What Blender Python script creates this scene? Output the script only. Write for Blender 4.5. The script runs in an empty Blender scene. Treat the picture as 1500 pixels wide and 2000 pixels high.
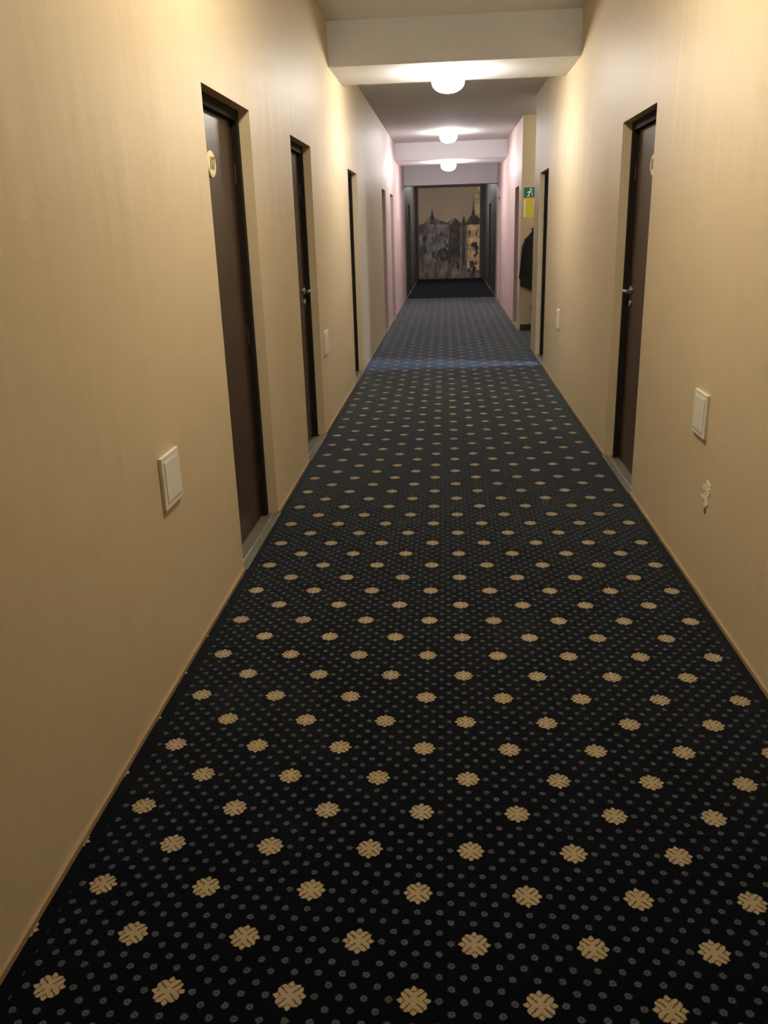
import bpy, bmesh, math, random
from mathutils import Matrix, Vector
random.seed(7)
PI = math.pi
SC = bpy.context.scene
COL = SC.collection

# ------------------------------------------------------------------ camera
cam_d = bpy.data.cameras.new('camera')
cam = bpy.data.objects.new('camera', cam_d)
COL.objects.link(cam)
cam_d.sensor_fit = 'VERTICAL'
cam_d.sensor_height = 36.0
cam_d.sensor_width = 27.0
cam_d.lens = 1631.57 / 2000.0 * 36.0
cam_d.clip_start = 0.02
r0 = (0.99689716, 0.07319913, -0.02894725)      # image right, down and forward in world axes
r1 = (-0.00394224, -0.32085748, -0.94711928)
r2 = (-0.07861625, 0.94429464, -0.31957334)
M3 = Matrix(((r0[0], -r1[0], -r2[0]), (r0[1], -r1[1], -r2[1]), (r0[2], -r1[2], -r2[2])))
cam.matrix_world = Matrix.Translation((0, 0, 1.5)) @ M3.to_4x4()
SC.camera = cam

# ------------------------------------------------------------------ view, world, lights
SC.view_settings.view_transform = 'Standard'
SC.view_settings.look = 'None'
SC.view_settings.gamma = 1.0
SC.view_settings.use_curve_mapping = False
SC.view_settings.exposure = 2.45
world = bpy.data.worlds.new('world')
SC.world = world
world.use_nodes = True
world.node_tree.nodes['Background'].inputs[0].default_value = (0.35, 0.5, 0.9, 1)
world.node_tree.nodes['Background'].inputs[1].default_value = 0.02

# lamps: (x, y, z of the surface they hang from, radiance, colour)
LAMPS = [
    (0.0, 3.35, 3.09, 29.0, (1.0, 0.90, 0.70)),
    (0.0, 7.95, 2.76, 27.0, (1.0, 0.95, 0.84)),
    (0.0, 14.75, 2.97, 20.0, (1.0, 0.97, 0.94)),
    (0.0, 16.95, 2.68, 24.0, (1.0, 0.93, 0.94)),
    (0.0, 23.60, 2.97, 36.0, (1.0, 0.95, 0.90)),  # unseen lamp added behind the lintel to brighten the mural
    (0.0, -0.90, 3.09, 5.0, (1.0, 0.90, 0.70)),  # unseen fill lamp added behind the camera for the near walls
    (1.85, 12.00, 2.97, 8.0, (1.0, 0.95, 0.80)),  # unseen lamp added inside the recess to lift its wall
]
# daylight at the window of the side room
sun_d = bpy.data.lights.new('window_daylight', 'AREA')
sun_d.shape = 'RECTANGLE'; sun_d.size = 1.0; sun_d.size_y = 1.2
sun_d.energy = 48.0
sun_d.color = (0.50, 0.62, 1.0)
sun = bpy.data.objects.new('window_daylight', sun_d)
COL.objects.link(sun)
sun.location = (4.05, 9.55, 1.55)
sun.rotation_euler = (0, math.radians(90), 0)

# ------------------------------------------------------------------ helpers
def lin(r, g, b):
    f = lambda c: (c/255/12.92) if c/255 <= 0.04045 else ((c/255+0.055)/1.055)**2.4
    return (f(r), f(g), f(b), 1.0)

def mat(name, color, rough=0.6, metal=0.0, spec=0.5, bump=None, emit=None, coat=0.0):
    m = bpy.data.materials.new(name); m.use_nodes = True
    nt = m.node_tree; b = nt.nodes['Principled BSDF']
    b.inputs['Base Color'].default_value = color
    b.inputs['Roughness'].default_value = rough
    b.inputs['Metallic'].default_value = metal
    b.inputs['Specular IOR Level'].default_value = spec
    b.inputs['Coat Weight'].default_value = coat
    if emit:
        b.inputs['Emission Color'].default_value = (*emit[0], 1)
        b.inputs['Emission Strength'].default_value = emit[1]
    if bump:
        sc, st, ax = bump
        tc = nt.nodes.new('ShaderNodeTexCoord'); mp = nt.nodes.new('ShaderNodeMapping')
        mp.inputs['Scale'].default_value = ax
        nz = nt.nodes.new('ShaderNodeTexNoise'); nz.inputs['Scale'].default_value = sc
        nz.inputs['Detail'].default_value = 3
        bp = nt.nodes.new('ShaderNodeBump'); bp.inputs['Strength'].default_value = st
        bp.inputs['Distance'].default_value = 0.02
        nt.links.new(tc.outputs['Object'], mp.inputs['Vector'])
        nt.links.new(mp.outputs['Vector'], nz.inputs['Vector'])
        nt.links.new(nz.outputs['Fac'], bp.inputs['Height'])
        nt.links.new(bp.outputs['Normal'], b.inputs['Normal'])
    return m

class MB:
    """collects shapes into one mesh"""
    def __init__(s): s.bm = bmesh.new(); s.mi = 0
    def slot(s, i): s.mi = i; return s
    def _f(s, vs):
        try:
            f = s.bm.faces.new(vs); f.material_index = s.mi; return f
        except ValueError: return None
    def box(s, a, b, bev=0.0):
        x0, y0, z0 = (min(a[i], b[i]) for i in range(3)); x1, y1, z1 = (max(a[i], b[i]) for i in range(3))
        v = [s.bm.verts.new(p) for p in ((x0,y0,z0),(x1,y0,z0),(x1,y1,z0),(x0,y1,z0),(x0,y0,z1),(x1,y0,z1),(x1,y1,z1),(x0,y1,z1))]
        fs = [s._f([v[i] for i in q]) for q in ((3,2,1,0),(4,5,6,7),(0,1,5,4),(1,2,6,5),(2,3,7,6),(3,0,4,7))]
        if bev > 0:
            es = list({e for f in fs for e in f.edges})
            r = bmesh.ops.bevel(s.bm, geom=es, offset=bev, segments=2, profile=0.6, affect='EDGES')
            for f in r['faces']: f.material_index = s.mi
        return s
    def quad(s, pts): s._f([s.bm.verts.new(p) for p in pts]); return s
    def prism(s, poly, axis, lo, hi, bev=0.0):
        """polygon in the two other axes extruded along axis"""
        def P(p, t):
            l = list(p); l.insert(axis, t); return l
        A = [s.bm.verts.new(P(p, lo)) for p in poly]; B = [s.bm.verts.new(P(p, hi)) for p in poly]
        n = len(poly); fs = [s._f(A[::-1]), s._f(B)]
        for i in range(n): fs.append(s._f([A[i], A[(i+1)%n], B[(i+1)%n], B[i]]))
        return s
    def lathe(s, prof, c=(0,0,0), axis=2, n=48):
        """profile of (r, t) turned round the axis through c"""
        rings = []
        for r, t in prof:
            ring = []
            for k in range(n if r > 1e-6 else 1):
                a = 2*PI*k/n; u, w = r*math.cos(a), r*math.sin(a)
                l = [u, w]; l.insert(axis, t)
                ring.append(s.bm.verts.new([l[i]+c[i] for i in range(3)]))
            rings.append(ring)
        for A, B in zip(rings, rings[1:]):
            for k in range(n):
                j = (k+1) % n
                q = [A[k % len(A)], A[j % len(A)], B[j % len(B)], B[k % len(B)]]
                u = []
                for x in q:
                    if x not in u: u.append(x)
                if len(u) > 2: s._f(u)
        return s
    def tube(s, path, r, n=12):
        pts = [Vector(p) for p in path]; rings = []
        for i, p in enumerate(pts):
            d = (pts[min(i+1, len(pts)-1)] - pts[max(i-1, 0)]).normalized()
            a = Vector((0,0,1)) if abs(d.z) < 0.9 else Vector((1,0,0))
            u = d.cross(a).normalized(); w = d.cross(u)
            rr = r[i] if isinstance(r, (list, tuple)) else r
            rings.append([s.bm.verts.new(p + u*rr*math.cos(2*PI*k/n) + w*rr*math.sin(2*PI*k/n)) for k in range(n)])
        for A, B in zip(rings, rings[1:]):
            for k in range(n): s._f([A[k], A[(k+1)%n], B[(k+1)%n], B[k]])
        s._f(rings[0][::-1]); s._f(rings[-1]); return s
    def build(s, name, mats, parent=None, smooth=False, loc=None):
        bmesh.ops.recalc_face_normals(s.bm, faces=s.bm.faces)
        me = bpy.data.meshes.new(name); s.bm.to_mesh(me); s.bm.free()
        for m in (mats if isinstance(mats, (list, tuple)) else [mats]): me.materials.append(m)
        if smooth:
            for p in me.polygons: p.use_smooth = True
            try: me.set_sharp_from_angle(angle=math.radians(40))
            except Exception: pass
        o = bpy.data.objects.new(name, me); COL.objects.link(o)
        if parent: o.parent = parent
        if loc: o.location = loc
        return o

def tag(o, label, cat, group=None, kind=None):
    o['label'] = label; o['category'] = cat
    if group: o['group'] = group
    if kind: o['kind'] = kind
    return o

def empty(name, loc, label, cat, group=None, kind=None):
    o = bpy.data.objects.new(name, None); COL.objects.link(o); o.location = loc
    o.empty_display_size = 0.1
    return tag(o, label, cat, group, kind)

def copy_tree(o, loc, label):
    def cp(q, par):
        c = q.copy(); COL.objects.link(c)
        if par: c.parent = par
        for ch in q.children: cp(ch, c)
        return c
    r = cp(o, None); r.location = loc; r['label'] = label
    return r

# ------------------------------------------------------------------ materials
def wall_paint(name, rgb):
    """semi-gloss paint over slightly wavy plaster"""
    m = mat(name, lin(*rgb), 0.52, spec=0.32)
    nt = m.node_tree; b = nt.nodes['Principled BSDF']; L = nt.links.new
    tc = nt.nodes.new('ShaderNodeTexCoord')
    mp = nt.nodes.new('ShaderNodeMapping'); mp.inputs['Scale'].default_value = (1.0, 2.2, 0.28)
    n1 = nt.nodes.new('ShaderNodeTexNoise'); n1.inputs['Scale'].default_value = 2.2; n1.inputs['Detail'].default_value = 2
    n2 = nt.nodes.new('ShaderNodeTexNoise'); n2.inputs['Scale'].default_value = 160; n2.inputs['Detail'].default_value = 2
    b1 = nt.nodes.new('ShaderNodeBump'); b1.inputs['Strength'].default_value = 0.4; b1.inputs['Distance'].default_value = 0.018
    b2 = nt.nodes.new('ShaderNodeBump'); b2.inputs['Strength'].default_value = 0.12; b2.inputs['Distance'].default_value = 0.004
    L(tc.outputs['Object'], mp.inputs['Vector']); L(mp.outputs['Vector'], n1.inputs['Vector']); L(tc.outputs['Object'], n2.inputs['Vector'])
    L(n1.outputs['Fac'], b1.inputs['Height']); L(n2.outputs['Fac'], b2.inputs['Height'])
    L(b1.outputs['Normal'], b2.inputs['Normal']); L(b2.outputs['Normal'], b.inputs['Normal'])
    # faint blotches of the roller
    rp = nt.nodes.new('ShaderNodeMix'); rp.data_type = 'RGBA'
    rp.inputs['A'].default_value = lin(*rgb); rp.inputs['B'].default_value = lin(*[c*0.965 for c in rgb])
    n3 = nt.nodes.new('ShaderNodeTexNoise'); n3.inputs['Scale'].default_value = 1.7
    L(tc.outputs['Object'], n3.inputs['Vector']); L(n3.outputs['Fac'], rp.inputs['Factor']); L(rp.outputs['Result'], b.inputs['Base Color'])
    return m

BEIGE = wall_paint('beige_wall_paint', (205, 187, 154))
PINKISH = wall_paint('rose_beige_wall_paint', (205, 182, 177))
CEIL = mat('ceiling_paint', lin(216, 215, 218), 0.85, spec=0.2, bump=(60, 0.1, (1, 1, 1)))
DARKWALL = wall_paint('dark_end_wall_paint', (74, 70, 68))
TRIM = mat('skirting_paint', lin(158, 134, 100), 0.5)

def wood(name, c1, c2, rough=0.38, spec=0.4):
    m = mat(name, lin(*c1), rough, spec=spec)
    nt = m.node_tree; b = nt.nodes['Principled BSDF']; L = nt.links.new
    tc = nt.nodes.new('ShaderNodeTexCoord'); mp = nt.nodes.new('ShaderNodeMapping')
    mp.inputs['Scale'].default_value = (22, 22, 1.1)
    nz = nt.nodes.new('ShaderNodeTexNoise'); nz.inputs['Scale'].default_value = 1.6; nz.inputs['Detail'].default_value = 5
    mx = nt.nodes.new('ShaderNodeMix'); mx.data_type = 'RGBA'
    mx.inputs['A'].default_value = lin(*c1); mx.inputs['B'].default_value = lin(*c2)
    L(tc.outputs['Object'], mp.inputs['Vector']); L(mp.outputs['Vector'], nz.inputs['Vector'])
    L(nz.outputs['Fac'], mx.inputs['Factor']); L(mx.outputs['Result'], b.inputs['Base Color'])
    return m
LEAF = wood('dark_walnut_leaf', (66, 46, 36), (48, 33, 27))
FRAME = wood('dark_walnut_frame', (36, 29, 24), (27, 22, 19), 0.8, 0.15)
LEAF2 = wood('brown_leaf', (112, 84, 70), (92, 68, 56))
FRAME2 = wood('brown_frame', (92, 66, 52), (78, 56, 44))
HINGE = mat('dark_hinge_metal', (0.06, 0.05, 0.045, 1), 0.5, 0.8)
STEEL = mat('brushed_steel', (0.55, 0.54, 0.52, 1), 0.35, 1.0)
ALU = mat('dull_metal_strip', lin(112, 105, 90), 0.5, 0.3)
EDGE = mat('bright_strip_edge', (0.78, 0.74, 0.66, 1), 0.3, 0.9)
SILL = mat('grey_concrete_sill', lin(98, 90, 76), 0.7, bump=(80, 0.2, (1, 1, 1)))
CREAM = mat('cream_plaque', lin(238, 224, 180), 0.4)
INK = mat('olive_ink', lin(120, 104, 58), 0.6)
WHITE = mat('white_plastic', lin(226, 220, 208), 0.38)
PLASTER = mat('bare_white_plaster', lin(232, 222, 198), 0.9, bump=(90, 0.6, (1, 1, 1)))
GREYHOLE = mat('grey_brown_plug', lin(96, 78, 56), 0.9)
BLACK = mat('black_cloth', lin(26, 27, 26), 0.9, bump=(120, 0.3, (1, 1, 1)))
BINM = mat('dark_plastic', lin(38, 30, 26), 0.5)
GREEN = mat('green_sign_plastic', lin(20, 120, 84), 0.4)
SIGNW = mat('sign_white', lin(228, 240, 228), 0.5)
YELLOW = mat('yellow_sheet', lin(226, 206, 70), 0.5)
PALE = mat('pale_paper', lin(244, 232, 186), 0.6)
def thin_glass():
    m = bpy.data.materials.new('window_glass'); m.use_nodes = True; nt = m.node_tree; nt.nodes.clear()
    o = nt.nodes.new('ShaderNodeOutputMaterial'); t = nt.nodes.new('ShaderNodeBsdfTransparent'); g = nt.nodes.new('ShaderNodeBsdfGlossy')
    g.inputs['Roughness'].default_value = 0.03
    x = nt.nodes.new('ShaderNodeMixShader'); x.inputs[0].default_value = 0.06
    nt.links.new(t.outputs[0], x.inputs[1]); nt.links.new(g.outputs[0], x.inputs[2]); nt.links.new(x.outputs[0], o.inputs[0])
    return m
GLASSW = thin_glass()
ROOMW = mat('side_room_paint', lin(170, 168, 165), 0.8)
BRASS = mat('brass', (0.75, 0.42, 0.14, 1), 0.35, 1.0)

# -------------------------------- carpet: medallions and small dots on two nested staggered lattices
PC, PR, X0, Y0, ROT = 0.25781, 0.14679, -0.84666, 1.30267, 0.003615
def carpet():
    m = bpy.data.materials.new('patterned_carpet'); m.use_nodes = True
    nt = m.node_tree; b = nt.nodes['Principled BSDF']; L = nt.links.new
    def op(o, a, c=None, d=None):
        n = nt.nodes.new('ShaderNodeMath'); n.operation = o
        for i, v in enumerate((a, c, d)):
            if v is None: continue
            if isinstance(v, (int, float)): n.inputs[i].default_value = v
            else: L(v, n.inputs[i])
        return n.outputs[0]
    tc = nt.nodes.new('ShaderNodeTexCoord'); sp = nt.nodes.new('ShaderNodeSeparateXYZ')
    # slight yarn jitter
    nj = nt.nodes.new('ShaderNodeTexNoise'); nj.inputs['Scale'].default_value = 170; nj.inputs['Detail'].default_value = 1
    vm = nt.nodes.new('ShaderNodeVectorMath'); vm.operation = 'MULTIPLY_ADD'
    vm.inputs[1].default_value = (0.006, 0.006, 0); 
    L(tc.outputs['Object'], nj.inputs['Vector']); L(nj.outputs['Color'], vm.inputs[0]); L(tc.outputs['Object'], vm.inputs[2])
    L(vm.outputs[0], sp.inputs[0])
    c, s = math.cos(ROT), math.sin(ROT)
    x, y = op('SUBTRACT', sp.outputs[0], 0.003), op('SUBTRACT', sp.outputs[1], 0.003)
    xr = op('ADD', op('MULTIPLY', x, c), op('MULTIPLY', y, s))
    yr = op('SUBTRACT', op('MULTIPLY', y, c), op('MULTIPLY', x, s))
    def cell(pc, pr):
        """offset from the nearest node of the staggered lattice"""
        u = op('DIVIDE', op('SUBTRACT', xr, X0), pc); v = op('DIVIDE', op('SUBTRACT', yr, Y0), 2*pr)
        def near(du, dv):
            a = op('ADD', u, du); e = op('ADD', v, dv)
            ra, re = op('ROUND', a), op('ROUND', e)
            dx = op('MULTIPLY', op('SUBTRACT', a, ra), pc); dy = op('MULTIPLY', op('SUBTRACT', e, re), 2*pr)
            d = op('SQRT', op('ADD', op('MULTIPLY', dx, dx), op('MULTIPLY', dy, dy)))
            return dx, dy, d, op('ADD', op('MULTIPLY', ra, 7.13), op('MULTIPLY', re, 3.71))
        A = near(0, 0); B = near(0.5, 0.5)
        t = op('LESS_THAN', A[2], B[2]); it = op('SUBTRACT', 1.0, t)
        return [op('ADD', op('MULTIPLY', p, t), op('MULTIPLY', q, it)) for p, q in zip(A, B)]
    def less(a, e, soft):
        n = nt.nodes.new('ShaderNodeMapRange'); n.clamp = True
        L(a, n.inputs['Value'])
        for k, v in (('From Min', e), ):
            pass
        if isinstance(e, (int, float)):
            n.inputs['From Min'].default_value = e - soft; n.inputs['From Max'].default_value = e + soft
        else:
            L(op('SUBTRACT', e, soft), n.inputs['From Min']); L(op('ADD', e, soft), n.inputs['From Max'])
        n.inputs['To Min'].default_value = 1.0; n.inputs['To Max'].default_value = 0.0
        return n.outputs[0]
    dx, dy, d, idm = cell(PC, PR)
    ang = op('ARCTAN2', dy, dx)
    # outline: eight leaves, little lobes at the rim
    lobe = op('MULTIPLY', op('COSINE', op('MULTIPLY', ang, 8.0)), 0.0022)
    lob2 = op('MULTIPLY', op('COSINE', op('MULTIPLY', ang, 12.0)), 0.0018)
    rim = op('ADD', op('ADD', 0.0310, lobe), lob2)
    body = less(d, rim, 0.0012)
    # dark veins between the leaves: diagonals, then short side veins
    ax, ay = op('ABSOLUTE', dx), op('ABSOLUTE', dy)
    diag = less(op('ABSOLUTE', op('SUBTRACT', ax, ay)), 0.0026, 0.001)
    diag = op('MULTIPLY', diag, op('GREATER_THAN', d, 0.009))
    v1 = less(op('ABSOLUTE', op('SUBTRACT', op('SUBTRACT', ay, 0.019), op('MULTIPLY', ax, 0.9))), 0.0016, 0.0008)
    v1 = op('MULTIPLY', v1, op('LESS_THAN', ax, 0.011))
    v2 = less(op('ABSOLUTE', op('SUBTRACT', op('SUBTRACT', ax, 0.019), op('MULTIPLY', ay, 0.9))), 0.0016, 0.0008)
    v2 = op('MULTIPLY', v2, op('LESS_THAN', ay, 0.011))
    vein = op('MAXIMUM', diag, op('MAXIMUM', v1, v2))
    # dots: little rings
    ex, ey, e, idd = cell(PC/5, PR/5)
    dot = less(e, 0.0074, 0.0018)
    hole = less(e, 0.0030, 0.0020)
    dot = op('MULTIPLY', dot, op('SUBTRACT', 1.0, op('MULTIPLY', hole, 0.65)))
    gx, gy = op('SUBTRACT', dx, ex), op('SUBTRACT', dy, ey)     # where the dot's centre lies from the medallion
    gd = op('SQRT', op('ADD', op('MULTIPLY', gx, gx), op('MULTIPLY', gy, gy)))
    dot = op('MULTIPLY', dot, op('GREATER_THAN', gd, 0.045))
    dot = op('MULTIPLY', dot, op('MULTIPLY', op('GREATER_THAN', sp.outputs[0], -0.966+0.045), op('LESS_THAN', sp.outputs[0], 1.049-0.035)))
    def rnd(i):
        w = nt.nodes.new('ShaderNodeTexWhiteNoise'); w.noise_dimensions = '1D'; L(i, w.inputs['W']); return w.outputs['Value']
    def mix(f, A, B):
        n = nt.nodes.new('ShaderNodeMix'); n.data_type = 'RGBA'
        if isinstance(f, (int, float)): n.inputs['Factor'].default_value = f
        else: L(f, n.inputs['Factor'])
        for k, v in (('A', A), ('B', B)):
            if isinstance(v, tuple): n.inputs[k].default_value = v
            else: L(v, n.inputs[k])
        return n.outputs['Result']
    med = mix(rnd(idm), (0.425, 0.335, 0.19, 1), (0.44, 0.335, 0.23, 1))
    med = mix(vein, med, (0.12, 0.085, 0.04, 1))
    dcol = mix(rnd(idd), (0.092, 0.098, 0.098, 1), (0.098, 0.105, 0.140, 1))
    base = mix(dot, (0.0028, 0.0036, 0.0066, 1), dcol)
    allc = mix(body, base, med)
    # yarn tufts
    nz = nt.nodes.new('ShaderNodeTexNoise'); nz.inputs['Scale'].default_value = 420; nz.inputs['Detail'].default_value = 2
    L(tc.outputs['Object'], nz.inputs['Vector'])
    mr = nt.nodes.new('ShaderNodeMapRange'); L(nz.outputs['Fac'], mr.inputs['Value'])
    mr.inputs['From Min'].default_value = 0.3; mr.inputs['From Max'].default_value = 0.7
    mr.inputs['To Min'].default_value = 0.55; mr.inputs['To Max'].default_value = 1.2
    hv = nt.nodes.new('ShaderNodeVectorMath'); hv.operation = 'SCALE'
    L(allc, hv.inputs[0]); L(mr.outputs[0], hv.inputs['Scale'])
    L(hv.outputs[0], b.inputs['Base Color'])
    bp = nt.nodes.new('ShaderNodeBump'); bp.inputs['Strength'].default_value = 0.5; bp.inputs['Distance'].default_value = 0.004
    L(nz.outputs['Fac'], bp.inputs['Height']); L(bp.outputs['Normal'], b.inputs['Normal'])
    b.inputs['Roughness'].default_value = 0.95
    b.inputs['Specular IOR Level'].default_value = 0.03
    b.inputs['Sheen Weight'].default_value = 0.85
    b.inputs['Sheen Roughness'].default_value = 0.25
    b.inputs['Sheen Tint'].default_value = (0.62, 0.77, 1.0, 1)
    return m
CARPET = carpet()

# ------------------------------------------------------------------ room shell
XL, XR = -0.966, 1.049
T = 0.26
YB, YE, H = -3.2, 27.0, 3.09
DH = 2.07
LEFT = [(3.575, 4.41), (5.52, 6.31), (8.60, 9.44), (12.90, 13.62), (14.75, 15.55), (21.30, 22.10)]
RIGHT = [(4.73, 5.60), (9.55, 10.44), (13.47, 14.22), (18.30, 19.10), (22.30, 23.14)]
RC0, RC1 = 11.05, 13.0            # recess in the right wall
PINK_Y = 12.80
DARK_Y = 19.75

def struct(name, mb, mats, label, cat, smooth=False):
    return tag(mb.build(name, mats, None, smooth), label, cat, kind='structure')

def wall_boxes(mb, x0, x1, ya, yb, doors, top=DH):
    """wall slab with door openings; slot 0 before the paint change, slot 1 after"""
    cuts = [ya]
    for a, c in doors:
        if a >= ya and c <= yb: cuts += [a, c]
    cuts.append(yb)
    for i in range(0, len(cuts), 2): seg(mb, x0, x1, cuts[i], cuts[i+1], 0, H)
    for a, c in doors:
        if a >= ya and c <= yb: seg(mb, x0, x1, a, c, top, H)
def seg(mb, x0, x1, a, c, z0, z1):
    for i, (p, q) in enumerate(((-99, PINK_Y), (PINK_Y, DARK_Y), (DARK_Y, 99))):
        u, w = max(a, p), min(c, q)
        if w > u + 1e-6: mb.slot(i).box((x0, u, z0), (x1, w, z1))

fl = MB(); fl.box((XL-0.3, YB-0.3, -0.1), (4.4, YE+0.3, 0.0))
struct('floor', fl, CARPET, 'black carpet with tan medallions and small grey dots', 'floor')
H2 = 2.97                       # the ceiling beyond the first beam is a little lower
cl = MB(); cl.box((XL-0.3, YB-0.3, H), (4.4, YE+0.3, H+0.15)); cl.box((XL-0.3, 8.0, H2), (4.4, YE+0.3, H))
struct('ceiling', cl, CEIL, 'pale grey painted corridor ceiling', 'ceiling')
wl = MB(); wall_boxes(wl, XL-T, XL, YB, YE, LEFT)
struct('wall_left', wl, [BEIGE, PINKISH, DARKWALL], 'long beige wall on the left of the corridor', 'wall')
wr = MB(); wall_boxes(wr, XR, XR+T, YB, RC0, RIGHT); wall_boxes(wr, XR, XR+T, RC1+0.2, YE, RIGHT)
struct('wall_right', wr, [BEIGE, PINKISH, DARKWALL], 'long beige wall on the right of the corridor', 'wall')
we = MB(); we.box((XL-T, YE, 0), (XR+T, YE+0.2, H))
struct('wall_end', we, DARKWALL, 'end wall of the corridor behind the mural', 'wall')
wb = MB(); wb.box((XL-T, YB-0.2, 0), (XR+T, YB, H))
struct('wall_back', wb, BEIGE, 'beige wall closing the corridor behind the viewer', 'wall')
w1 = MB(); w1.box((XR, RC1, 0), (2.6, RC1+0.2, H))
struct('wall_recess', w1, BEIGE, 'beige wall of the right-hand recess carrying the green sign', 'wall')
w2 = MB(); w2.box((2.4, RC0, 0), (2.6, RC1, H))
struct('wall_recess_side', w2, BEIGE, 'inner side wall of the right-hand recess', 'wall')

ce = MB(); ce.box((XL, 19.6, 0.0), (XR, YE, 0.005), 0.0015)
struct('floor_end', ce, mat('plain_navy_carpet', (0.010, 0.011, 0.017, 1), 0.95, spec=0.1, bump=(300, 0.4, (1, 1, 1))), 'plain dark carpet of the end section before the mural', 'floor')

# downstand beams of the ceiling
for nm, ya, yb, zb, mm, lab in (('beam', 7.5, 8.42, 2.76, CEIL, 'nearest pale ceiling beam crossing the corridor with a lamp below it'),
                                ('beam', 16.3, 17.62, 2.68, CEIL, 'second pale ceiling beam carrying the farthest lamp'),
                                ('beam', 19.55, 19.95, 2.40, CEIL, 'low grey lintel beam where the dark-walled end section begins')):
    bb = MB(); bb.box((XL, ya, zb), (XR, yb, H))
    tag(bb.build(nm, mm), lab, 'beam', kind='structure')

# skirtings: slim painted strip between the door openings
def skirting(name, x, sgn, spans, label):
    m = MB()
    for a, c in spans: m.box((x, a, 0), (x + sgn*0.008, c, 0.016))
    struct(name, m, TRIM, label, 'skirting')
def spans(doors, ya, yb, skip=None):
    e = [ya]
    for a, c in doors: e += [a, c]
    e.append(yb); out = [(e[i], e[i+1]) for i in range(0, len(e), 2)]
    if skip:
        o2 = []
        for a, c in out:
            if a < skip[0] and c > skip[1]: o2 += [(a, skip[0]), (skip[1], c)]
            else: o2.append((a, c))
        out = o2
    return out
skirting('baseboard_left', XL, 1, spans(LEFT, YB, YE), 'slim tan skirting along the left wall')
skirting('baseboard_right', XR, -1, spans(RIGHT, YB, YE, (RC0, RC1)), 'slim tan skirting along the right wall')
bm_ = MB(); bm_.box((XR+0.02, RC1-0.012, 0), (2.4, RC1, 0.09))
struct('baseboard_recess', bm_, BINM, 'dark skirting at the foot of the recess wall', 'skirting')

# side room behind the ajar door, with its window
rm = MB()
rm.box((XR+T, 8.2, 0), (4.0, 8.3, H)); rm.box((XR+T, 10.95, 0), (4.0, RC0-0.001, H))
rm.box((3.9, 8.3, 0), (4.0, 9.0, H)); rm.box((3.9, 10.1, 0), (4.0, 10.95, H))
rm.box((3.9, 9.0, 0), (4.0, 10.1, 0.9)); rm.box((3.9, 9.0, 2.2), (4.0, 10.1, H))
struct('wall_side_room', rm, ROOMW, 'grey walls of the daylit room behind the ajar door', 'wall')
wn = MB()
wn.box((3.90, 9.0, 0.9), (3.96, 9.05, 2.2)); wn.box((3.90, 10.05, 0.9), (3.96, 10.1, 2.2))
wn.box((3.90, 9.05, 0.9), (3.96, 10.05, 0.95)); wn.box((3.90, 9.05, 2.15), (3.96, 10.05, 2.2))
wn.box((3.91, 9.53, 0.95), (3.95, 9.57, 2.15))
wo = struct('window_1', wn, WHITE, 'white window of the daylit side room', 'window')
gp = MB(); gp.box((3.925, 9.05, 0.95), (3.931, 10.05, 2.15))
gp.build('pane', GLASSW, wo)

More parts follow.
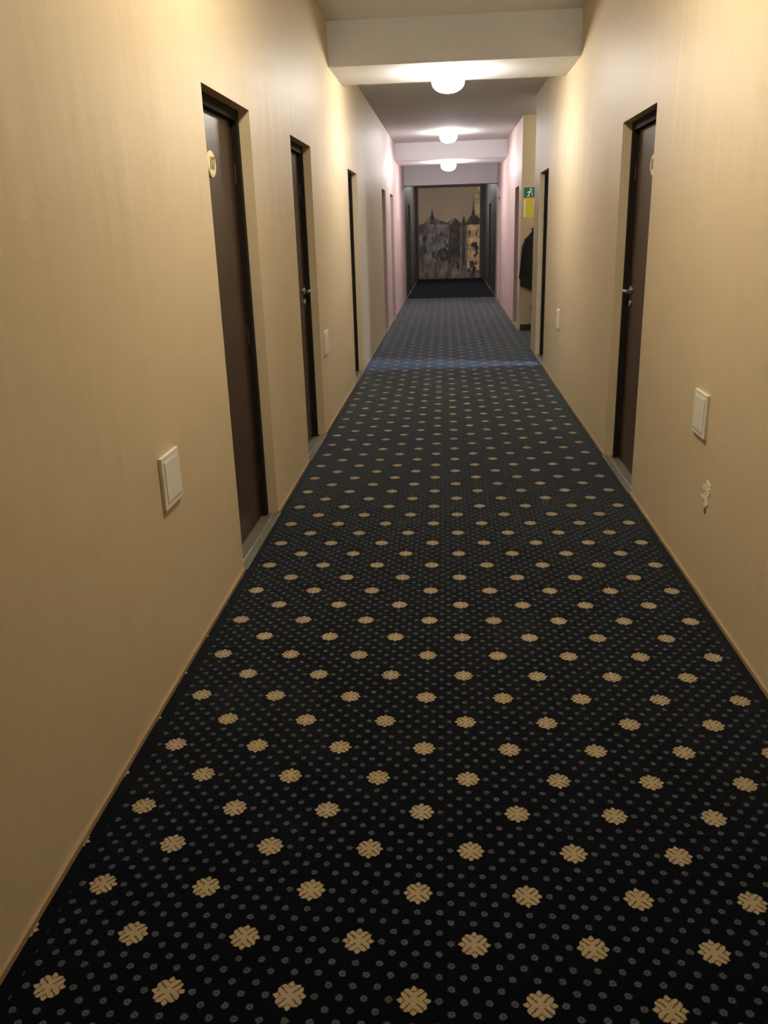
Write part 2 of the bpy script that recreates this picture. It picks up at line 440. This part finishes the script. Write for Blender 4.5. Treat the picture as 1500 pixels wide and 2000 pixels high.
# ------------------------------------------------------------------ doors (recessed in the walls)
def door(n, side, a, c, label, pale=False, ajar=0.0, handle='far', plaque=None, lever=True):
    """local x runs from the wall face into the recess"""
    x = XL if side < 0 else XR
    root = empty('door_%d' % n, (x, (a+c)/2, 0), label, 'door', kind='structure')
    w = (c-a)/2; s = side
    fm, lm = (FRAME2, LEAF2) if pale else (FRAME, LEAF)
    f = MB(); J = 0.05
    f.box((s*0.055, -w, 0), (s*0.15, -w+J, DH)); f.box((s*0.055, w-J, 0), (s*0.15, w, DH))
    f.box((s*0.055, -w+J, DH-J), (s*0.15, w-J, DH))
    for q in (-1, 1):                                        # stop beads
        f.box((s*0.125, q*(w-J), 0), (s*0.15, q*(w-J-0.012), DH-J))
    f.build('door_frame', fm, root)
    sl = MB(); sl.box((s*0.018, -w, 0), (s*0.16, w, 0.004)); sl.build('sill', SILL, root)
    th = MB(); th.box((-s*0.016, -w+0.004, 0), (s*0.030, w-0.004, 0.007), 0.002)
    th.slot(1).box((-s*0.016, -w+0.004, 0.006), (-s*0.012, w-0.004, 0.010)); th.box((s*0.024, -w+0.004, 0.006), (s*0.030, w-0.004, 0.011))
    tho = th.build('threshold', [ALU, EDGE], root)
    for yy in (-w*0.55, -w*0.02, w*0.55):
        sc = MB(); sc.lathe([(0, 0.0095), (0.004, 0.0095), (0.0065, 0.0078), (0.0065, 0.0065)], (s*0.006, yy, 0), 2, 16); sc.build('screw', STEEL, tho, True)
    # leaf, hinged on the far jamb, origin on the hinge axis
    hy = (w-J-0.003); lw = 2*(w-J)-0.006
    lf = MB(); lf.box((0, -lw, 0.010), (s*0.040, 0, DH-J-0.003), 0.002)
    leaf = lf.build('leaf', lm, root, loc=(s*0.085, hy, 0)); leaf.rotation_euler = (0, 0, s*ajar)
    hyl = -lw+(0.045 if lever == 'short' else 0.065) if handle == 'near' else -0.065
    dr = 1 if handle == 'near' else -1
    k_ = 0.62 if lever == 'short' else 1.0
    if lever:
        hd = MB()
        hd.lathe([(0, -s*0.010), (0.020, -s*0.010), (0.025, -s*0.006), (0.025, 0)], (0, hyl, 1.10), 0, 24)
        hd.tube([(0, hyl, 1.10), (-s*0.030*k_, hyl, 1.10), (-s*0.048*k_, hyl+dr*0.012, 1.10), (-s*0.052*k_, hyl+dr*0.03, 1.10), (-s*0.050*k_, hyl+dr*0.12*k_**1.6, 1.10)], [0.010, 0.009, 0.009, 0.009, 0.008])
        hd.build('handle', BRASS if pale else STEEL, leaf, True)
        lk = MB(); lk.lathe([(0, -s*0.009), (0.017, -s*0.009), (0.023, -s*0.005), (0.023, 0)], (0, hyl, 1.02), 0, 24)
        lk.box((-s*0.011, hyl-0.002, 1.012), (-s*0.006, hyl+0.002, 1.028))
        lk.build('lock_escutcheon', STEEL, leaf, True)
    for zz in (0.25, 1.0, 1.78):
        hg = MB(); hg.lathe([(0, zz-0.045), (0.006, zz-0.045), (0.006, zz+0.045), (0, zz+0.045)], (-s*0.004, 0.002, 0), 2, 10); hg.build('hinge', HINGE, leaf, True)
    if plaque:
        py, txt = plaque
        cy = py - (a+c)/2 - hy
        pl = MB(); e = []
        ry, rz = 0.070, 0.055
        for k in range(40):
            t = 2*PI*k/40; e.append((cy+ry*math.cos(t), 1.80+rz*math.sin(t)))
        pl.prism(e, 0, 0, -s*0.005)
        e2 = [((q[0]-cy)*0.90+cy, (q[1]-1.80)*0.88+1.80) for q in e]
        pl.prism(e2, 0, -s*0.005, -s*0.007)
        po = pl.build('number_plaque', CREAM, leaf); po['label'] = 'cream oval number plaque'
        fc = bpy.data.curves.new('room_number', 'FONT'); fc.body = txt; fc.size = 0.075; fc.extrude = 0.0008
        fc.align_x = 'CENTER'; fc.align_y = 'CENTER'; fc.offset = 0.0012
        to = bpy.data.objects.new('room_number', fc); COL.objects.link(to)
        to.data.materials.append(INK); to.parent = po
        to.location = (-s*0.0078, cy, 1.80)
        to.rotation_euler = (PI/2, 0, PI/2 if s < 0 else -PI/2)
        to.scale = (0.8, 1, 1)
    return root

door(1, -1, *LEFT[0], 'dark brown door nearest on the left with a cream oval number plaque', handle='near', plaque=(3.935, '107'), lever='short')
door(2, -1, *LEFT[1], 'dark brown door second along the left wall with a steel lever', handle='far')
door(3, -1, *LEFT[2], 'dark door third along the left wall, last before the pinkish paint', handle='near')
door(4, -1, *LEFT[3], 'brown door fourth along the left wall where the pinkish paint starts', pale=True, handle='near')
door(5, -1, *LEFT[4], 'brown door fifth along the left wall, beside the second beam', pale=True, handle='near')
door(6, -1, *LEFT[5], 'dark door at the unlit far end of the left wall', handle='near')
door(7, 1, *RIGHT[0], 'dark brown door nearest on the right with a steel lever', handle='far', plaque=(5.09, '108'))
door(8, 1, *RIGHT[1], 'dark door ajar on the right just before the recess, letting in daylight', ajar=math.radians(38), handle='near')
door(9, 1, *RIGHT[2], 'brown door on the right just beyond the recess with a brass lever', pale=True, handle='near')
door(10, 1, *RIGHT[3], 'brown door on the right wall just past the second beam', pale=True, handle='near')
door(11, 1, *RIGHT[4], 'dark door at the unlit far end of the right wall', handle='near')

# ------------------------------------------------------------------ mural on the end wall
def mural():
    m = bpy.data.materials.new('painted_dusk_scene'); m.use_nodes = True
    nt = m.node_tree; b = nt.nodes['Principled BSDF']; L = nt.links.new
    tc = nt.nodes.new('ShaderNodeTexCoord'); mp = nt.nodes.new('ShaderNodeMapping')
    mp.inputs['Scale'].default_value = (3.2, 1, 1.5)
    nz = nt.nodes.new('ShaderNodeTexNoise'); nz.inputs['Scale'].default_value = 1.7; nz.inputs['Detail'].default_value = 4
    cr = nt.nodes.new('ShaderNodeValToRGB'); e = cr.color_ramp.elements
    e[0].position = 0.30; e[0].color = lin(72, 66, 60); e[1].position = 0.75; e[1].color = lin(186, 164, 140)
    q = cr.color_ramp.elements.new(0.45); q.color = lin(104, 95, 86)
    q = cr.color_ramp.elements.new(0.60); q.color = lin(144, 130, 118)
    L(tc.outputs['Object'], mp.inputs['Vector']); L(mp.outputs['Vector'], nz.inputs['Vector']); L(nz.outputs['Fac'], cr.inputs['Fac'])
    L(cr.outputs['Color'], b.inputs['Base Color']); b.inputs['Roughness'].default_value = 0.7
    return m
def plain(n, c):
    m = mat(n, lin(*c), 0.7); nt = m.node_tree; b = nt.nodes['Principled BSDF']; L = nt.links.new
    tc = nt.nodes.new('ShaderNodeTexCoord'); nz = nt.nodes.new('ShaderNodeTexNoise'); nz.inputs['Scale'].default_value = 5.5; nz.inputs['Detail'].default_value = 4
    mr = nt.nodes.new('ShaderNodeMapRange'); mr.inputs['From Min'].default_value = 0.35; mr.inputs['From Max'].default_value = 0.65
    mx = nt.nodes.new('ShaderNodeMix'); mx.data_type = 'RGBA'
    mx.inputs['A'].default_value = lin(*[v*0.72 for v in c]); mx.inputs['B'].default_value = lin(*[min(255, v*1.12) for v in c])
    L(tc.outputs['Object'], nz.inputs['Vector']); L(nz.outputs['Fac'], mr.inputs['Value']); L(mr.outputs[0], mx.inputs['Factor']); L(mx.outputs['Result'], b.inputs['Base Color'])
    return m
def sky():
    m = plain('painted_sky', (170, 132, 90)); nt = m.node_tree; b = nt.nodes['Principled BSDF']; L = nt.links.new
    tc = nt.nodes.new('ShaderNodeTexCoord'); nz = nt.nodes.new('ShaderNodeTexNoise'); nz.inputs['Scale'].default_value = 1.1
    mx = nt.nodes.new('ShaderNodeMix'); mx.data_type = 'RGBA'; mx.inputs['A'].default_value = lin(172, 158, 144); mx.inputs['B'].default_value = lin(212, 178, 142)
    L(tc.outputs['Object'], nz.inputs['Vector']); L(nz.outputs['Fac'], mx.inputs['Factor']); L(mx.outputs['Result'], b.inputs['Base Color'])
    return m
MUR = [sky(), mural(), plain('painted_dark_roofs', (84, 76, 68)), plain('painted_lit_facade', (226, 186, 138)), plain('painted_bush', (66, 68, 56)), plain('painted_grey_houses', (140, 132, 128)), plain('painted_pale_glow', (228, 200, 150))]
mu = MB(); yw = YE
mx0, mx1 = XL+0.045, XR-0.105
mu.slot(0).box((mx0, yw-0.010, 0.03), (mx1, yw, 2.66))
def flat(i, pts, d): mu.slot(i).prism(pts, 1, yw-d, yw-0.010)
flat(1, [(mx0, 0.02), (mx1, 0.02), (mx1, 1.75), (0.72, 1.80), (0.42, 1.62), (0.18, 1.80), (-0.05, 1.66), (-0.3, 1.74), (-0.52, 1.9), (-0.75, 1.66), (mx0, 1.62)], 0.0108)
flat(5, [(-0.72, 0.5), (-0.4, 0.5), (-0.4, 1.56), (-0.47, 1.74), (-0.56, 1.62), (-0.72, 1.6)], 0.0112)
flat(5, [(-0.36, 0.7), (-0.02, 0.7), (-0.02, 1.62), (-0.36, 1.62)], 0.0112)
flat(2, [(0.0, 0.6), (0.34, 0.6), (0.36, 1.62), (0.2, 1.74), (0.02, 1.58)], 0.0112)
flat(3, [(0.56, 0.25), (0.94, 0.25), (0.94, 1.62), (0.56, 1.62)], 0.0114)
flat(2, [(0.50, 1.58), (0.94, 1.58), (0.90, 1.78), (0.80, 1.86), (0.765, 2.02), (0.745, 2.5), (0.725, 2.02), (0.69, 1.86), (0.60, 1.76)], 0.0118)
flat(2, [(0.40, 0.4), (0.50, 0.4), (0.50, 1.76), (0.45, 1.84), (0.40, 1.70)], 0.0116)
flat(2, [(-0.58, 1.62), (-0.42, 1.62), (-0.46, 1.86), (-0.5, 2.1), (-0.54, 1.86)], 0.0116)
flat(6, [(0.80, 1.88), (mx1, 1.80), (mx1, 2.66), (0.83, 2.66), (0.78, 2.2)], 0.0110)
flat(6, [(0.60, 1.0), (0.72, 1.0), (0.70, 1.5), (0.60, 1.5)], 0.0116)
for cx, cz in ((-0.62, 1.42), (-0.5, 1.2), (-0.24, 1.36), (-0.12, 1.1), (0.12, 1.36), (0.24, 1.1), (0.64, 1.36), (0.84, 1.30), (0.84, 1.02)):
    flat(2, [(cx-0.022, cz-0.06), (cx+0.022, cz-0.06), (cx+0.022, cz+0.05), (cx, cz+0.08), (cx-0.022, cz+0.05)], 0.0119)
for cx, cz, sx, sz, n in ((0.70, 0.36, 0.13, 0.26, 16), (0.82, 0.86, 0.08, 0.22, 9), (0.26, 0.42, 0.07, 0.26, 8), (-0.02, 0.72, 0.12, 0.2, 12), (-0.30, 0.72, 0.12, 0.16, 8), (-0.74, 0.9, 0.07, 0.3, 6)):
    for q in range(n):                                       # daubs of foliage
        px, pz = cx+random.gauss(0, sx*0.55), max(0.1, cz+random.gauss(0, sz*0.6)); rr = random.uniform(0.03, 0.075)
        if not mx0+0.08 < px < mx1-0.08: continue
        flat(4 if q % 3 else 2, [(px+rr*random.uniform(0.6, 1.2)*math.cos(2*PI*k/9), max(0.035, pz+1.5*rr*random.uniform(0.6, 1.2)*math.sin(2*PI*k/9))) for k in range(9)], 0.0121+0.0001*q)
tag(mu.build('wall_mural', MUR), 'dim mural of an old town at dusk covering the corridor end', 'mural')

# ------------------------------------------------------------------ ceiling lamps
BASE = mat('lamp_base_enamel', lin(232, 228, 220), 0.4)
def lamp(i, x, y, z, rad, col, label):
    root = empty('ceiling_lamp', (x, y, z), label, 'lamp', 'glowing domed lamps along the corridor ceiling')
    b = MB(); b.lathe([(0, 0), (0.120, 0), (0.128, -0.006), (0.128, -0.022), (0.118, -0.030), (0, -0.030)])
    b.build('lamp_base', BASE, root, True)
    g = mat('lamp_glass_%d' % i, lin(250, 246, 238), 0.3, emit=(col, rad))
    d = MB(); prof = [(0.112, -0.028), (0.134, -0.038), (0.140, -0.056), (0.138, -0.085)]
    for k in range(1, 9):
        t = k/8*PI/2; prof.append((0.138*math.cos(t), -0.085-0.080*math.sin(t)))
    prof[-1] = (0, -0.165)
    d.lathe(prof, n=40)
    d.build('glass_dome', g, root, True)
    return root
LL = ['lit dome lamp on the ceiling above the nearest doors, outside the frame',
      'largest lit dome lamp, hanging under the nearest ceiling beam',
      'lit dome lamp on the ceiling just before the second beam, middle of three',
      'smallest lit dome lamp, lowest of three, under the second beam',
      'added unseen dome lamp behind the low lintel beam, brightening the mural',
      'added unseen dome lamp behind the viewer, filling the near walls',
      'added unseen dome lamp round the recess corner, brightening the recess wall']
for i, (x, y, z, rad, c) in enumerate(LAMPS): lamp(i, x, y, z, rad, c, LL[i])

# ------------------------------------------------------------------ blank cover plates on the walls
def plate():
    """origin at the plate centre on the wall, +x points out of the wall"""
    root = empty('cover_plate', (0, 0, 0), '', 'wall plate', 'white cover plates low on the corridor walls')
    h = 0.091; r = MB()
    r.box((0, -h, -h), (0.012, h, h), 0.002)
    r.build('rim', WHITE, root)
    p = MB(); q = 0.068
    p.box((0.0125, -q, -q), (0.0150, q, q), 0.001)
    p.build('inner_panel', WHITE, root)
    gm = MB()
    for s in (-1, 1):
        gm.box((0.0118, s*(q+0.001), -q-0.004), (0.0135, s*(q+0.004), q+0.004)); gm.box((0.0118, -q-0.004, s*(q+0.001)), (0.0135, q+0.004, s*(q+0.004)))
    gm.build('bead', WHITE, root)
    return root
p0 = plate(); p0.location = (XL, 2.708, 0.710)
p0['label'] = 'white square cover plate on the left wall before the nearest left door'
copy_tree(p0, (XL, 6.575, 0.680), 'white cover plate on the left wall just past the second left door')
p2 = copy_tree(p0, (XR, 3.515, 0.738), 'white cover plate on the right wall above the chipped plaster mark'); p2.rotation_euler = (0, 0, PI)
p3 = copy_tree(p0, (XR, 8.30, 0.645), 'faint distant cover plate on the right wall before the ajar door'); p3.rotation_euler = (0, 0, PI)

# chipped plaster below the right plate
ch = MB()
def blob(mb, pts, d): mb.prism([(3.367+(p-3.367)*1.7, q) for p, q in pts], 0, XR, XR-d)
blob(ch, [(3.335, 0.485), (3.362, 0.497), (3.372, 0.470), (3.392, 0.462), (3.385, 0.445), (3.365, 0.448), (3.375, 0.425), (3.402, 0.415), (3.396, 0.402), (3.370, 0.408), (3.362, 0.398), (3.378, 0.385), (3.352, 0.383), (3.338, 0.400), (3.342, 0.43), (3.332, 0.455)], 0.003)
co = tag(ch.build('plaster_chip', PLASTER), 'ragged white chipped plaster mark below the right-hand cover plate', 'chipped patch')
ho = MB(); ho.lathe([(0, -0.003), (0.010, -0.003), (0.013, -0.001), (0.013, 0)], (XR, 3.352, 0.366), 0, 14)
ho.build('wall_plug', GREYHOLE, co)

# ------------------------------------------------------------------ recess: signs, coat, bin
yw = RC1
ex = empty('exit_sign', (1.175, yw, 1.955), 'small green sign with a white figure, upper of two on the recess wall', 'sign')
g = MB(); g.box((-0.092, -0.006, -0.068), (0.095, 0, 0.068), 0.001); g.build('sign_panel', GREEN, ex)
w = MB()
w.prism([(-0.052, -0.060), (-0.030, -0.060), (-0.012, -0.020), (0.004, -0.060), (0.022, -0.060), (0.010, 0.000), (0.024, 0.020), (0.018, 0.030), (-0.002, 0.018), (-0.030, 0.016), (-0.046, -0.004), (-0.036, -0.010), (-0.022, 0.002), (-0.030, -0.030)], 1, -0.0072, -0.006)
w.lathe([(0, -0.0072), (0.013, -0.0072), (0.013, -0.006)], (0.004, 0, 0.044), 1, 16)
w.box((-0.014, -0.0072, -0.060), (0.030, -0.006, -0.010))
w.build('running_figure', SIGNW, ex)
nt_ = empty('notice_sheet', (1.170, yw, 1.745), 'yellow notice sheet with a pale left edge, below the green sign', 'notice')
s = MB(); s.box((-0.088, -0.003, -0.135), (0.088, 0, 0.135)); s.build('sheet', YELLOW, nt_)
s = MB(); s.box((-0.086, -0.0042, -0.125), (-0.058, -0.003, 0.115)); s.box((0.052, -0.0042, 0.02), (0.072, -0.003, 0.12)); s.build('pale_strip', PALE, nt_)

# black coat hanging from a hook; built as stacked rings, flattened against the wall
coat = empty('hanging_coat', (1.275, yw, 1.475), 'black coat hanging on the recess wall beneath the yellow notice', 'coat')
def sleeve_or_body(secs, n=28):
    m = MB(); rings = []
    for (cx, cz, wx, dy, tilt, k) in secs:
        ring = []
        for i in range(n):
            a = 2*PI*i/n
            fold = 1 + 0.10*k*math.sin(5*a+cz*3) + 0.05*k*math.sin(11*a)
            px = cx + wx*math.cos(a)*fold
            py = -dy - 0.006 + dy*math.sin(a)*min(fold, 1.0)
            ring.append(m.bm.verts.new((px, min(py, -0.004), cz + tilt*math.cos(a))))
        rings.append(ring)
    for A, B in zip(rings, rings[1:]):
        for i in range(n): m._f([A[i], A[(i+1)%n], B[(i+1)%n], B[i]])
    m._f(rings[0]); m._f(rings[-1][::-1])
    return m
body = sleeve_or_body([(0, -0.02, 0.035, 0.03, 0, 0), (0, -0.06, 0.075, 0.045, 0.0, .1), (-0.01, -0.13, 0.14, 0.06, 0.02, .3), (-0.01, -0.22, 0.175, 0.07, 0.02, .4),
                       (-0.01, -0.40, 0.18, 0.075, 0, .6), (-0.01, -0.60, 0.185, 0.08, -0.02, .8), (-0.01, -0.80, 0.20, 0.085, -0.05, 1.0), (-0.01, -0.90, 0.205, 0.085, -0.09, 1.0)])
body.build('coat_body', BLACK, coat, True)
for sg in (-1, 1):
    sl = sleeve_or_body([(sg*0.125, -0.13, 0.045, 0.055, -sg*0.03, .2), (sg*0.155, -0.25, 0.052, 0.055, -sg*0.02, .4), (sg*0.165, -0.42, 0.050, 0.052, 0, .5),
                         (sg*0.180, -0.58, 0.050, 0.05, 0, .5), (sg*0.192, -0.72, 0.052, 0.05, sg*0.01, .4)], 18)
    sl.build('sleeve', BLACK, coat, True)
kl = MB(); kl.tube([(-0.055, -0.05, -0.09), (-0.06, -0.07, -0.03), (0, -0.055, 0.0), (0.06, -0.07, -0.03), (0.055, -0.05, -0.09)], [0.022, 0.026, 0.024, 0.026, 0.022]); kl.build('collar', BLACK, coat, True)
hk = empty('coat_hook', (1.275, yw, 1.50), 'small steel hook on the recess wall holding the black coat', 'hook')
h = MB(); h.box((-0.018, -0.005, -0.03), (0.018, 0, 0.03), 0.002); h.build('hook_plate', STEEL, hk)
h = MB(); h.tube([(0, -0.004, 0), (0, -0.03, -0.010), (0, -0.05, 0.004), (0, -0.055, 0.025)], 0.005); h.build('hook_arm', STEEL, hk, True)

bn = empty('waste_bin', (1.37, yw-0.22, 0), 'small dark waste bin on the carpet below the coat in the recess', 'bin')
b_ = MB(); b_.lathe([(0, 0.003), (0.125, 0.003), (0.132, 0.012), (0.165, 0.36), (0.160, 0.36), (0.127, 0.02), (0, 0.02)], n=32); b_.build('bin_body', BINM, bn, True)
b_ = MB(); b_.lathe([(0.158, 0.355), (0.172, 0.355), (0.174, 0.365), (0.170, 0.373), (0.158, 0.370), (0.158, 0.355)], n=32); b_.build('bin_rim', BINM, bn, True)
